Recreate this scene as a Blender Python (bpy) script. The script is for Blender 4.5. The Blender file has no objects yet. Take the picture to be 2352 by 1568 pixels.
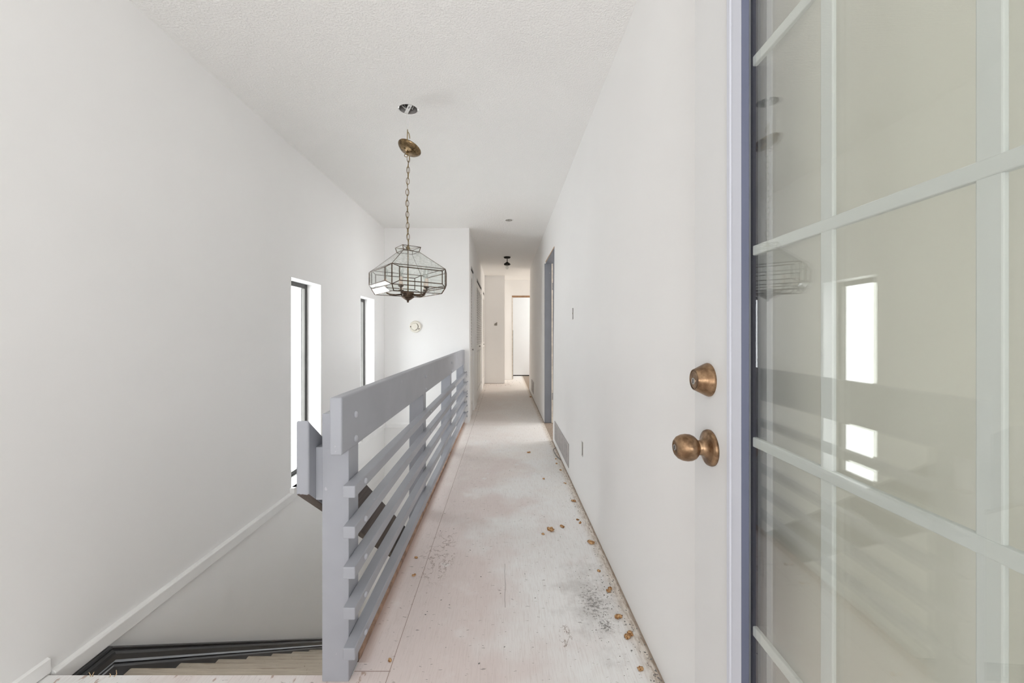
import bpy, bmesh, math, random
from mathutils import Vector, Matrix, noise

S = bpy.context.scene
COL = S.collection
H = 1.144            # camera height above the hall floor
CEIL = 2.516         # ceiling height
FPX = 915.0          # focal length in pixels of the 2352 px wide frame

# ------------------------------------------------------------------ camera, sky, lights, exposure
cam_d = bpy.data.cameras.new('camera')
cam_d.sensor_width = 36.0
cam_d.lens = FPX / 2352 * 36.0
cam_d.shift_x = 19 / 2352
cam_d.shift_y = -16 / 2352
cam_d.clip_start = 0.02
cam = bpy.data.objects.new('camera', cam_d)
COL.objects.link(cam)
cam.location = (0, 0, H)
cam.rotation_euler = (math.pi / 2, 0, 0)
S.camera = cam

world = bpy.data.worlds.new('overcast_sky')
S.world = world
world.use_nodes = True
bg = world.node_tree.nodes['Background']
bg.inputs['Color'].default_value = (0.95, 0.985, 1.0, 1)
bg.inputs['Strength'].default_value = 0.9

S.view_settings.view_transform = 'Standard'
S.view_settings.look = 'None'
S.view_settings.gamma = 1.0
S.view_settings.use_curve_mapping = False
S.view_settings.exposure = 3.1

S.cycles.max_bounces = 14
S.cycles.diffuse_bounces = 9
S.cycles.glossy_bounces = 5
S.cycles.transmission_bounces = 8
S.cycles.transparent_max_bounces = 48
S.cycles.use_denoising = True
S.cycles.sample_clamp_indirect = 6.0


def area_light(name, loc, aim, sx, sy, power, color=(1, 1, 1)):
    """aimed area light, for room daylight or added fill"""
    d = bpy.data.lights.new(name, 'AREA')
    d.shape = 'RECTANGLE'
    d.size, d.size_y = sx, sy
    d.energy = power
    d.color = color
    o = bpy.data.objects.new(name, d)
    COL.objects.link(o)
    o.location = loc
    o.rotation_euler = (Vector(aim) - Vector(loc)).to_track_quat('-Z', 'Y').to_euler()
    return o


# unseen fill light added behind the camera, aimed up at the ceiling
up = area_light('fill_uplight', (-0.45, -2.0, 1.1), (-0.5, -0.2, CEIL), 1.0, 0.8, 4.5, (0.97, 0.99, 1.0))
up.data.spread = math.radians(150)
# far room daylight, then two unseen area lights added to brighten the hall
area_light('daylight_far_room', (2.55, 10.6, 1.5), (-1, 10.6, 1.2), 0.8, 1.4, 3.5, (0.92, 0.97, 1.0))
area_light('fill_side_hall', (3.2, 9.72, 1.5), (0, 9.60, 1.1), 0.6, 1.6, 4.6, (1.0, 0.95, 0.88))
area_light('fill_bedroom', (3.2, 5.3, 1.5), (0, 4.7, 1.0), 1.9, 1.7, 9, (0.97, 0.99, 1.0))

# ------------------------------------------------------------------ materials


def lin(c):
    return tuple((x / 255 / 12.92) if x / 255 <= 0.04045 else ((x / 255 + 0.055) / 1.055) ** 2.4 for x in c) + (1,)


class NT:
    def __init__(self, name):
        self.m = bpy.data.materials.new(name)
        self.m.use_nodes = True
        self.t = self.m.node_tree
        self.t.nodes.clear()
        self.out = self.n('ShaderNodeOutputMaterial')

    def n(self, kind, **kw):
        nd = self.t.nodes.new(kind)
        for k, v in kw.items():
            setattr(nd, k, v)
        return nd

    def l(self, a, b):
        self.t.links.new(a, b)

    def val(self, sock, v):
        if hasattr(v, 'is_linked') or isinstance(v, bpy.types.NodeSocket):
            self.l(v, sock)
        else:
            sock.default_value = v

    def math(self, op, a, b=None, c=None, clamp=False):
        nd = self.n('ShaderNodeMath', operation=op)
        nd.use_clamp = clamp
        self.val(nd.inputs[0], a)
        if b is not None:
            self.val(nd.inputs[1], b)
        if c is not None:
            self.val(nd.inputs[2], c)
        return nd.outputs[0]

    def coords(self, scale=(1, 1, 1), loc=(0, 0, 0)):
        tc = self.n('ShaderNodeTexCoord')
        mp = self.n('ShaderNodeMapping')
        mp.inputs['Scale'].default_value = scale
        mp.inputs['Location'].default_value = loc
        self.l(tc.outputs['Object'], mp.inputs['Vector'])
        return mp.outputs['Vector']

    def noise(self, vec, scale, detail=4, rough=0.55, dist=0.0):
        nd = self.n('ShaderNodeTexNoise')
        self.l(vec, nd.inputs['Vector'])
        nd.inputs['Scale'].default_value = scale
        nd.inputs['Detail'].default_value = detail
        nd.inputs['Roughness'].default_value = rough
        nd.inputs['Distortion'].default_value = dist
        return nd.outputs['Fac']

    def ramp(self, fac, lo, hi, vlo=0.0, vhi=1.0):
        nd = self.n('ShaderNodeMapRange')
        nd.interpolation_type = 'SMOOTHSTEP'
        self.l(fac, nd.inputs['Value'])
        nd.inputs['From Min'].default_value = lo
        nd.inputs['From Max'].default_value = hi
        nd.inputs['To Min'].default_value = vlo
        nd.inputs['To Max'].default_value = vhi
        return nd.outputs['Result']

    def mix(self, fac, a, b):
        nd = self.n('ShaderNodeMix', data_type='RGBA')
        self.val(nd.inputs['Factor'], fac)
        self.val(nd.inputs['A'], a)
        self.val(nd.inputs['B'], b)
        return nd.outputs['Result']

    def bsdf(self, color, rough=0.5, metal=0.0, bump=None, bstr=0.3, bdist=0.002, spec=0.5):
        b = self.n('ShaderNodeBsdfPrincipled')
        self.val(b.inputs['Base Color'], color)
        self.val(b.inputs['Roughness'], rough)
        b.inputs['Metallic'].default_value = metal
        b.inputs['Specular IOR Level'].default_value = spec
        if bump is not None:
            bn = self.n('ShaderNodeBump')
            bn.inputs['Strength'].default_value = bstr
            bn.inputs['Distance'].default_value = bdist
            self.l(bump, bn.inputs['Height'])
            self.l(bn.outputs['Normal'], b.inputs['Normal'])
        self.l(b.outputs['BSDF'], self.out.inputs['Surface'])
        return b


def paint(name, col, rough=0.5, var=0.04, nscale=3.0, bump_scale=160, bstr=0.12, bdist=0.001, metal=0.0, spec=0.4):
    t = NT(name)
    v = t.coords()
    f = t.noise(v, nscale, 3)
    c0 = tuple(x * (1 - var) for x in col[:3]) + (1,)
    c1 = tuple(min(1, x * (1 + var)) for x in col[:3]) + (1,)
    c = t.mix(t.ramp(f, 0.3, 0.7), c0, c1)
    t.bsdf(c, rough, metal, t.noise(v, bump_scale, 3), bstr, bdist, spec)
    return t.m


def chipped(name, col, chip, rough=0.42, lo=0.735, hi=0.76):
    """brushed paint with a few small chips"""
    t = NT(name)
    v = t.coords()
    c = t.mix(t.ramp(t.noise(v, 5, 3), 0.3, 0.7), tuple(x * 0.96 for x in col[:3]) + (1,), tuple(x * 1.04 for x in col[:3]) + (1,))
    spots = t.ramp(t.noise(v, 26, 2, 0.5), lo, hi)
    c = t.mix(t.math('MULTIPLY', spots, 0.7), c, chip)
    g = t.noise(t.coords((60, 4, 60)), 4, 4)
    t.bsdf(c, rough, 0, g, 0.12, 0.0008, 0.45)
    return t.m


M = {}
M['wall'] = paint('white_wall_paint', (0.870, 0.863, 0.854), 0.55, 0.012, 1.2, 220, 0.08, 0.0008)
M['wall_cool'] = M['wall']
M['trim'] = paint('white_trim_paint', (0.86, 0.855, 0.845), 0.4, 0.02, 6, 90, 0.1)
M['door'] = paint('white_door_paint', (0.70, 0.70, 0.697), 0.42, 0.01, 3, 300, 0.05)
M['bead'] = paint('bluish_white_vinyl', (0.60, 0.615, 0.68), 0.5, 0.01, 3, 300, 0.03)
M['return'] = paint('slate_blue_bead_return', (0.115, 0.125, 0.185), 0.4, 0.03, 8, 200, 0.05)
M['spacer'] = paint('dark_window_spacer', (0.014, 0.012, 0.012), 0.8, 0.2, 30, 300, 0.4, spec=0.15)
M['grille'] = paint('pale_grey_glazing_bar', (0.62, 0.655, 0.66), 0.4, 0.01, 4, 200, 0.02)
M['rail'] = chipped('grey_blue_railing_paint', (0.35, 0.36, 0.395, 1), (0.5, 0.5, 0.53, 1))
M['railbolt'] = paint('grey_painted_bolt', (0.44, 0.45, 0.49), 0.35, 0.02)
M['fascia'] = paint('raw_fir_edge', (0.36, 0.235, 0.17), 0.8, 0.25, 25, 120, 0.4)
M['jamb'] = chipped('slate_blue_jamb_paint', (0.19, 0.20, 0.228, 1), (0.5, 0.48, 0.44, 1), 0.45, 0.74, 0.77)
M['rawwood'] = paint('raw_pine_wood', (0.50, 0.34, 0.22), 0.7, 0.18, 18, 90, 0.3)
M['headwood'] = paint('bare_header_wood', (0.36, 0.215, 0.125), 0.7, 0.15, 14, 90, 0.3)
M['palewood'] = paint('pale_pine_edge', (0.66, 0.60, 0.52), 0.7, 0.12, 18, 90, 0.3)
M['steel'] = paint('dull_steel', (0.32, 0.31, 0.30), 0.45, 0.2, 30, 80, 0.2, metal=0.8)
M['boxgrey'] = paint('galvanised_box_grey', (0.30, 0.285, 0.275), 0.6, 0.2, 30)
M['dark'] = paint('dark_cavity', (0.03, 0.028, 0.027), 0.9, 0.2)
M['winframe'] = paint('dark_bronze_aluminium', (0.055, 0.052, 0.05), 0.4, 0.15, 12, 120, 0.1, metal=0.3)
M['wingasket'] = paint('grey_aluminium_lip', (0.15, 0.145, 0.135), 0.4, 0.1, metal=0.3)
M['black_skirt'] = paint('black_stringer_gloss_paint', (0.034, 0.034, 0.036), 0.32, 0.15, 10, 60, 0.15, spec=0.6)
M['brass'] = None
M['bulbglass'] = None


def brass(name, c_lo, c_hi, rough=0.32):
    t = NT(name)
    v = t.coords()
    c = t.mix(t.ramp(t.noise(v, 45, 5, 0.6), 0.35, 0.7), c_lo, c_hi)
    r = t.ramp(t.noise(v, 60, 4), 0.3, 0.7, rough - 0.06, rough + 0.12)
    t.bsdf(c, r, 0.92, t.noise(v, 300, 3), 0.05, 0.0004)
    return t.m


M['brass'] = brass('antique_brass', (0.17, 0.10, 0.055, 1), (0.40, 0.265, 0.16, 1), 0.34)
M['came'] = brass('dark_brass_came', (0.07, 0.048, 0.035, 1), (0.20, 0.145, 0.105, 1), 0.38)
M['chain'] = brass('aged_chain_brass', (0.13, 0.09, 0.045, 1), (0.34, 0.24, 0.12, 1), 0.36)
M['canopy'] = brass('tarnished_canopy_brass', (0.15, 0.10, 0.055, 1), (0.30, 0.21, 0.11, 1), 0.24)
M['lampblack'] = paint('black_bronze_lamp', (0.02, 0.016, 0.012), 0.4, 0.2, 20, 100, 0.1, metal=0.5)
M['silver'] = paint('nickel_cylinder', (0.62, 0.60, 0.56), 0.3, 0.05, 20, 100, 0.05, metal=0.9)
M['sleeve'] = paint('pinkish_candle_sleeve', (0.80, 0.68, 0.60), 0.5, 0.03)
M['wirewhite'] = paint('white_wire', (0.80, 0.79, 0.78), 0.5, 0.05)
M['wiregold'] = paint('gold_lamp_cord', (0.36, 0.28, 0.16), 0.4, 0.1, 40)
M['plastic'] = paint('cream_alarm_plastic', (0.78, 0.74, 0.655), 0.45, 0.03)
M['plasticdark'] = paint('shadowed_slot_plastic', (0.16, 0.145, 0.12), 0.7, 0.1)
M['graysteel'] = paint('grey_register_paint', (0.42, 0.395, 0.385), 0.5, 0.08, 30, 200, 0.1)
M['slot'] = paint('register_slot_dark', (0.20, 0.185, 0.18), 0.8, 0.1)
M['boxwhite'] = paint('overpainted_switch', (0.52, 0.47, 0.43), 0.6, 0.12, 60, 120, 0.3)
M['boxbeige'] = paint('overpainted_outlet', (0.60, 0.55, 0.47), 0.6, 0.12, 60, 120, 0.3)
M['thermo_grey'] = paint('grey_thermostat_plate', (0.27, 0.25, 0.225), 0.6, 0.1, 30)
M['foam'] = None
M['cord'] = paint('grey_cable_jacket', (0.22, 0.21, 0.20), 0.6, 0.1, 40)
M['straw'] = paint('dry_straw', (0.55, 0.40, 0.24), 0.8, 0.2, 60)
M['louver'] = paint('white_louver_paint', (0.85, 0.835, 0.815), 0.45, 0.02, 5, 120, 0.06)


def make_foam():
    t = NT('rusty_carpet_foam')
    v = t.coords()
    c = t.mix(t.ramp(t.noise(v, 120, 4, 0.6), 0.35, 0.62), (0.26, 0.115, 0.045, 1), (0.66, 0.42, 0.22, 1))
    t.bsdf(c, 0.95, 0, t.noise(v, 260, 3), 0.8, 0.004, 0.1)
    M['foam'] = t.m


make_foam()


def make_glass(name, tint, gloss_base=0.045):
    """thin clear pane: straight-through light plus an angle-dependent reflection"""
    t = NT(name)
    geo = t.n('ShaderNodeNewGeometry')
    dot = t.n('ShaderNodeVectorMath', operation='DOT_PRODUCT')
    t.l(geo.outputs['Normal'], dot.inputs[0])
    t.l(geo.outputs['Incoming'], dot.inputs[1])
    c = t.math('ABSOLUTE', dot.outputs['Value'])
    k = t.math('POWER', t.math('SUBTRACT', 1.0, c, clamp=True), 4.0)
    f = t.math('MULTIPLY_ADD', k, 1 - gloss_base, gloss_base, clamp=True)
    tr = t.n('ShaderNodeBsdfTransparent')
    tr.inputs['Color'].default_value = tint
    gl = t.n('ShaderNodeBsdfGlossy')
    gl.inputs['Roughness'].default_value = 0.0
    gl.inputs['Color'].default_value = (1, 1, 1, 1)
    mx = t.n('ShaderNodeMixShader')
    t.l(f, mx.inputs[0])
    t.l(tr.outputs[0], mx.inputs[1])
    t.l(gl.outputs[0], mx.inputs[2])
    t.l(mx.outputs[0], t.out.inputs['Surface'])
    return t.m


M['doorglass'] = make_glass('greenish_door_glass', (0.973, 0.976, 0.957, 1))
M['winglass'] = make_glass('clear_window_glass', (0.98, 0.985, 0.985, 1))
M['lampglass'] = make_glass('clear_lantern_glass', (0.975, 0.985, 0.978, 1), 0.025)
M['sheenglass'] = make_glass('sheen_roof_glass', (0.975, 0.985, 0.978, 1), 0.025)  # reflected brightness of the roof panes mixed in as a whitish translucent layer
_t = M['sheenglass'].node_tree
_mx = next(n for n in _t.nodes if n.type == 'MIX_SHADER')
_o = next(n for n in _t.nodes if n.type == 'OUTPUT_MATERIAL')
_d = _t.nodes.new('ShaderNodeBsdfTranslucent')
_d.inputs['Color'].default_value = (0.9, 0.9, 0.88, 1)
_m2 = _t.nodes.new('ShaderNodeMixShader')
_nz = _t.nodes.new('ShaderNodeTexNoise')
_nz.inputs['Scale'].default_value = 14
_rg = _t.nodes.new('ShaderNodeMapRange')
_rg.inputs['From Min'].default_value = 0.35
_rg.inputs['From Max'].default_value = 0.7
_rg.inputs['To Min'].default_value = 0.06
_rg.inputs['To Max'].default_value = 0.20
_t.links.new(_nz.outputs['Fac'], _rg.inputs['Value'])
_t.links.new(_rg.outputs['Result'], _m2.inputs[0])
_t.links.new(_mx.outputs[0], _m2.inputs[1])
_t.links.new(_d.outputs[0], _m2.inputs[2])
_t.links.new(_m2.outputs[0], _o.inputs['Surface'])
M['bulbglass'] = make_glass('clear_bulb_glass', (0.90, 0.91, 0.905, 1), 0.11)


def make_ceiling():
    t = NT('stippled_white_ceiling')
    v = t.coords()
    n1 = t.noise(v, 105, 2, 0.5)
    n2 = t.noise(v, 230, 2, 0.5)
    h = t.math('ADD', t.ramp(n1, 0.36, 0.66), t.math('MULTIPLY', n2, 0.5))
    c = t.mix(t.ramp(t.noise(v, 1.0, 2), 0.3, 0.7), (0.87, 0.86, 0.843, 1), (0.89, 0.88, 0.862, 1))
    t.bsdf(c, 0.8, 0, h, 0.4, 0.004, 0.2)
    return t.m


M['ceiling'] = make_ceiling()


def make_floor():
    """paint-smeared plywood subfloor with grain, sheet joints, spills and dirt along the wall"""
    t = NT('paint_smeared_plywood')
    tc = t.n('ShaderNodeTexCoord')
    sep = t.n('ShaderNodeSeparateXYZ')
    t.l(tc.outputs['Object'], sep.inputs[0])
    X, Y = sep.outputs['X'], sep.outputs['Y']
    v = t.coords()
    grain = t.noise(t.coords((95, 4.5, 1)), 2.4, 6, 0.65, 0.25)
    grain2 = t.noise(t.coords((150, 9, 1)), 2.2, 4, 0.6)
    blot = t.noise(v, 1.6, 4, 0.55)
    blot2 = t.noise(t.coords((1, 1, 1), (7, 3, 0)), 4.5, 5, 0.6)
    pink = (0.74, 0.655, 0.63, 1)
    white = (0.85, 0.845, 0.835, 1)
    tan = (0.83, 0.78, 0.735, 1)
    # the sheets nearer the railing show more pink wood, the ones by the wall more white primer
    side = t.math('ADD', t.math('MULTIPLY', t.math('MAXIMUM', X, t.math('MULTIPLY_ADD', X, -1.0, -0.9)), 0.75), t.math('MULTIPLY', t.math('SUBTRACT', blot, 0.5), 1.7))
    c = t.mix(t.ramp(side, -0.20, 0.22), pink, white)
    far = t.math('ADD', t.math('MULTIPLY', Y, 0.28), t.math('MULTIPLY', t.math('SUBTRACT', blot2, 0.5), 1.2))
    c = t.mix(t.math('MULTIPLY', t.ramp(far, 0.65, 1.35), 0.7), c, tan)
    c = t.mix(t.math('MULTIPLY', t.ramp(grain, 0.46, 0.72), 0.30), c, (0.52, 0.43, 0.39, 1))
    c = t.mix(t.math('MULTIPLY', t.ramp(grain2, 0.56, 0.74), 0.30), c, (0.42, 0.34, 0.31, 1))
    c = t.mix(t.math('MULTIPLY', t.ramp(blot2, 0.56, 0.74), 0.45), c, (0.85, 0.84, 0.825, 1))
    # paint spots
    vor = t.n('ShaderNodeTexVoronoi')
    vor.inputs['Scale'].default_value = 7.5
    t.l(v, vor.inputs['Vector'])
    dd = t.math('ADD', vor.outputs['Distance'], t.math('MULTIPLY', t.math('SUBTRACT', t.noise(v, 38, 3), 0.5), 0.28))
    sepc = t.n('ShaderNodeSeparateColor')
    t.l(vor.outputs['Color'], sepc.inputs[0])
    pick = t.math('GREATER_THAN', sepc.outputs[0], 0.78)
    c = t.mix(t.math('MULTIPLY', t.math('MULTIPLY', t.ramp(dd, 0.20, 0.10), pick), 0.6), c, (0.80, 0.79, 0.775, 1))
    # dark nicks lying across the boards
    nick = t.noise(t.coords((34, 95, 1), (3, 1, 0)), 1.0, 3, 0.55)
    c = t.mix(t.math('MULTIPLY', t.ramp(nick, 0.655, 0.70), 0.55), c, (0.20, 0.165, 0.15, 1))
    speck = t.noise(v, 85, 2, 0.5)
    c = t.mix(t.math('MULTIPLY', t.ramp(speck, 0.745, 0.78), 0.65), c, (0.13, 0.10, 0.085, 1))
    # flaked patches of old adhesive with a dark outline

    def flake(cx, cy, rx, ry, seed):
        nn = t.noise(t.coords((1, 0.6, 1), (seed, seed, 0)), 17, 5, 0.62)
        line = t.math('SUBTRACT', 1.0, t.ramp(t.math('ABSOLUTE', t.math('SUBTRACT', nn, 0.52)), 0.004, 0.014), clamp=True)
        dx = t.math('DIVIDE', t.math('SUBTRACT', X, cx), rx)
        dy = t.math('DIVIDE', t.math('SUBTRACT', Y, cy), ry)
        d = t.math('SQRT', t.math('ADD', t.math('MULTIPLY', dx, dx), t.math('MULTIPLY', dy, dy)))
        return t.math('MULTIPLY', line, t.ramp(d, 1.0, 0.55))
    fl = t.math('MAXIMUM', flake(-0.335, 2.07, 0.10, 0.30, 1.0), flake(0.235, 1.50, 0.03, 0.09, 4.0))
    c = t.mix(t.math('MULTIPLY', fl, 0.75), c, (0.22, 0.145, 0.11, 1))

    def spot(cx, cy, rx, ry, ns, lo, hi, seed):
        dx = t.math('DIVIDE', t.math('SUBTRACT', X, cx), rx)
        dy = t.math('DIVIDE', t.math('SUBTRACT', Y, cy), ry)
        d = t.math('SQRT', t.math('ADD', t.math('MULTIPLY', dx, dx), t.math('MULTIPLY', dy, dy)))
        nn = t.noise(t.coords((1, 1, 1), (seed, 0, 0)), ns, 5, 0.7)
        return t.ramp(t.math('SUBTRACT', nn, t.math('MULTIPLY', d, 0.22)), lo, hi)
    st = t.math('MAXIMUM', spot(0.385, 1.70, 0.085, 0.17, 70, 0.36, 0.58, 2.0), spot(0.40, 1.565, 0.045, 0.06, 110, 0.38, 0.50, 6.0))
    soft = spot(0.375, 1.73, 0.10, 0.20, 9, 0.12, 0.52, 8.0)
    c = t.mix(t.math('MULTIPLY', soft, 0.42), c, (0.34, 0.31, 0.285, 1))
    c = t.mix(t.math('MULTIPLY', st, 0.66), c, (0.085, 0.07, 0.062, 1))
    # brown grime where the baseboard came off
    edge = t.ramp(X, 0.455, 0.525)
    gn = t.noise(t.coords((40, 9, 1)), 2.2, 5, 0.7)
    c = t.mix(t.math('MULTIPLY', edge, 0.55), c, (0.62, 0.52, 0.41, 1))
    g = t.math('MULTIPLY', edge, t.ramp(gn, 0.42, 0.62))
    c = t.mix(t.math('MULTIPLY', g, 0.6), c, (0.27, 0.18, 0.11, 1))
    c = t.mix(t.math('MULTIPLY', t.ramp(X, 0.512, 0.526), 0.7), c, (0.20, 0.135, 0.09, 1))
    edge2 = t.math('MULTIPLY', t.ramp(X, -0.455, -0.50), t.math('MULTIPLY', t.math('GREATER_THAN', Y, 1.39), t.math('GREATER_THAN', X, -0.56)))
    c = t.mix(t.math('MULTIPLY', edge2, 0.45), c, (0.42, 0.26, 0.19, 1))

    # sheet joints
    def joint(axis, pos, w):
        return t.math('LESS_THAN', t.math('ABSOLUTE', t.math('SUBTRACT', axis, pos)), w)
    j = joint(X, -0.388, 0.0013)
    j = t.math('MAXIMUM', j, t.math('MULTIPLY', joint(Y, 1.354, 0.0016), t.math('LESS_THAN', X, -0.385)))
    j = t.math('MAXIMUM', j, joint(Y, 5.05, 0.002))
    c = t.mix(t.math('MULTIPLY', j, 0.75), c, (0.26, 0.17, 0.13, 1))
    crack = t.math('MULTIPLY', joint(t.math('ADD', X, t.math('MULTIPLY', t.noise(v, 9, 2), 0.012)), 0.012, 0.0010), joint(Y, 1.83, 0.16))
    c = t.mix(t.math('MULTIPLY', crack, 0.75), c, (0.2, 0.17, 0.15, 1))
    # rusty flakes at the head of the stairs
    rust = t.math('MULTIPLY', t.ramp(t.noise(t.coords((14, 5, 1)), 2.0, 4, 0.6), 0.60, 0.66), t.math('LESS_THAN', X, -0.39))
    rust = t.math('MULTIPLY', rust, t.math('LESS_THAN', Y, 1.352))
    c = t.mix(t.math('MULTIPLY', rust, 0.6), c, (0.33, 0.17, 0.10, 1))
    hgt = t.math('ADD', t.math('MULTIPLY', grain, 0.7), t.math('MULTIPLY', blot2, 0.5))
    t.bsdf(c, 0.72, 0, hgt, 0.35, 0.002, 0.3)
    return t.m


M['floor'] = make_floor()


def make_tread():
    t = NT('worn_stair_plywood')
    v = t.coords()
    g = t.noise(t.coords((5, 70, 20)), 2.0, 5, 0.6)
    c = t.mix(t.ramp(g, 0.35, 0.7), (0.56, 0.49, 0.39, 1), (0.36, 0.285, 0.22, 1))
    c = t.mix(t.math('MULTIPLY', t.ramp(t.noise(v, 6, 4), 0.55, 0.7), 0.5), c, (0.66, 0.62, 0.55, 1))
    tc = t.n('ShaderNodeTexCoord')
    sep = t.n('ShaderNodeSeparateXYZ')
    t.l(tc.outputs['Object'], sep.inputs[0])
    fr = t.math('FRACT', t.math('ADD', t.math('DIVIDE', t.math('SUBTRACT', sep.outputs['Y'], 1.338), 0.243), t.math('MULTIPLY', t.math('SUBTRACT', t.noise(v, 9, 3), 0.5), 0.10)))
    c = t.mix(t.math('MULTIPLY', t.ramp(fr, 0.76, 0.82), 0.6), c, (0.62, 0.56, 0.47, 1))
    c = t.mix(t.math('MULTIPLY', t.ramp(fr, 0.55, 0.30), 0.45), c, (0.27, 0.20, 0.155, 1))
    sp = t.noise(v, 60, 3)
    c = t.mix(t.math('MULTIPLY', t.ramp(sp, 0.68, 0.74), 0.5), c, (0.2, 0.12, 0.07, 1))
    t.bsdf(c, 0.8, 0, g, 0.4, 0.002, 0.2)
    return t.m


M['tread'] = make_tread()


def make_plank():
    t = NT('two_tone_plank')  # grey near end, dark brown underneath and farther along
    tc = t.n('ShaderNodeTexCoord')
    sep = t.n('ShaderNodeSeparateXYZ')
    t.l(tc.outputs['Object'], sep.inputs[0])
    v = t.coords()
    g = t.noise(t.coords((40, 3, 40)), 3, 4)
    brown_tone = t.mix(t.ramp(g, 0.3, 0.7), (0.085, 0.068, 0.06, 1), (0.13, 0.105, 0.092, 1))
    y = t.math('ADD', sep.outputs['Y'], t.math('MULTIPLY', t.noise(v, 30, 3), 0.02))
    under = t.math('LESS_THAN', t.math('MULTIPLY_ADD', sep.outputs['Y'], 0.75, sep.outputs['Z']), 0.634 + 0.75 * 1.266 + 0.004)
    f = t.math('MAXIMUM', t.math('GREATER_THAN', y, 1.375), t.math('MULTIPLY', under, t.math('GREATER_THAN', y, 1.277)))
    c = t.mix(f, (0.345, 0.355, 0.39, 1), brown_tone)
    t.bsdf(c, 0.5, 0, g, 0.15, 0.001, 0.35)
    return t.m


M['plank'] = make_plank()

# ------------------------------------------------------------------ mesh helpers


def obj(name, bm, mat, parent=None, smooth=False, bevel=0.0, seg=2):
    if bevel:
        bmesh.ops.remove_doubles(bm, verts=bm.verts, dist=1e-6)
    bmesh.ops.recalc_face_normals(bm, faces=bm.faces)
    me = bpy.data.meshes.new(name)
    bm.to_mesh(me)
    bm.free()
    mats = mat if isinstance(mat, (list, tuple)) else [mat]
    for m in mats:
        me.materials.append(m)
    o = bpy.data.objects.new(name, me)
    COL.objects.link(o)
    if parent is not None:
        o.parent = parent
        if parent.matrix_basis.to_translation().length or True:
            # geometry is written in world space; keep it there
            o.matrix_parent_inverse = world_inv(parent)
    if smooth:
        for p in me.polygons:
            p.use_smooth = True
    if bevel:
        md = o.modifiers.new('edge', 'BEVEL')
        md.width = bevel
        md.segments = seg
        md.limit_method = 'ANGLE'
        md.angle_limit = math.radians(40)
    return o


def world_m(o):
    m = o.matrix_basis.copy()
    if o.parent:
        m = world_m(o.parent) @ o.matrix_parent_inverse @ m
    return m


def world_inv(o):
    return world_m(o).inverted()


def empty(name, loc, label=None, cat=None, group=None, kind=None, parent=None):
    o = bpy.data.objects.new(name, None)
    o.empty_display_size = 0.05
    COL.objects.link(o)
    o.location = loc
    if parent:
        o.parent = parent
        o.matrix_parent_inverse = world_inv(parent)
    tag(o, label, cat, group, kind)
    return o


def tag(o, label=None, cat=None, group=None, kind=None):
    if label:
        o['label'] = label
    if cat:
        o['category'] = cat
    if group:
        o['group'] = group
    if kind:
        o['kind'] = kind
    return o


def box(bm, x0, x1, y0, y1, z0, z1, mi=0):
    vs = [bm.verts.new(p) for p in ((x0, y0, z0), (x1, y0, z0), (x1, y1, z0), (x0, y1, z0),
                                    (x0, y0, z1), (x1, y0, z1), (x1, y1, z1), (x0, y1, z1))]
    for f in ((0, 3, 2, 1), (4, 5, 6, 7), (0, 1, 5, 4), (1, 2, 6, 5), (2, 3, 7, 6), (3, 0, 4, 7)):
        fc = bm.faces.new([vs[i] for i in f])
        fc.material_index = mi
    return vs


def bx(*a):
    bm = bmesh.new()
    box(bm, *a)
    return bm


def prism(bm, pts, off, mi=0):
    """closed solid from a planar polygon swept by a vector"""
    off = Vector(off)
    a = [bm.verts.new(p) for p in pts]
    b = [bm.verts.new(Vector(p) + off) for p in pts]
    n = len(pts)
    fs = [bm.faces.new(a), bm.faces.new(b[::-1])]
    for i in range(n):
        fs.append(bm.faces.new((a[i], b[i], b[(i + 1) % n], a[(i + 1) % n])))
    for f in fs:
        f.material_index = mi


def tube(bm, pts, r, seg=8, closed=False, mi=0):
    pts = [Vector(p) for p in pts]
    n = len(pts)
    rad = r if isinstance(r, (list, tuple)) else [r] * n
    rings = []
    up = None
    for i, p in enumerate(pts):
        if closed:
            d = pts[(i + 1) % n] - pts[i - 1]
        else:
            d = pts[min(i + 1, n - 1)] - pts[max(i - 1, 0)]
        d.normalize()
        if up is None:
            up = Vector((0, 0, 1)) if abs(d.z) < 0.9 else Vector((1, 0, 0))
        s = d.cross(up)
        if s.length < 1e-5:
            s = d.orthogonal()
        s.normalize()
        up = s.cross(d).normalized()
        rings.append([bm.verts.new(p + (s * math.cos(k * 2 * math.pi / seg) + up * math.sin(k * 2 * math.pi / seg)) * rad[i]) for k in range(seg)])
    m = n if closed else n - 1
    for i in range(m):
        A, B = rings[i], rings[(i + 1) % n]
        for k in range(seg):
            f = bm.faces.new((A[k], A[(k + 1) % seg], B[(k + 1) % seg], B[k]))
            f.material_index = mi
    if not closed:
        bm.faces.new(rings[0][::-1]).material_index = mi
        bm.faces.new(rings[-1]).material_index = mi


def lathe(bm, prof, mat4=Matrix(), seg=32, mi=0, cap=True):
    """profile [(r, h)] turned about local Z, then placed by mat4"""
    rings = []
    for r, h in prof:
        if r < 1e-6:
            rings.append([bm.verts.new(mat4 @ Vector((0, 0, h)))])
        else:
            rings.append([bm.verts.new(mat4 @ Vector((r * math.cos(2 * math.pi * k / seg), r * math.sin(2 * math.pi * k / seg), h))) for k in range(seg)])
    for A, B in zip(rings, rings[1:]):
        for k in range(seg):
            k2 = (k + 1) % seg
            if len(A) == 1 and len(B) == 1:
                continue
            if len(A) == 1:
                f = bm.faces.new((A[0], B[k], B[k2]))
            elif len(B) == 1:
                f = bm.faces.new((A[k], B[0], A[k2]))
            else:
                f = bm.faces.new((A[k], A[k2], B[k2], B[k]))
            f.material_index = mi
    for R in (rings[0], rings[-1]):
        if cap and len(R) > 2:
            bm.faces.new(R).material_index = mi


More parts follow.
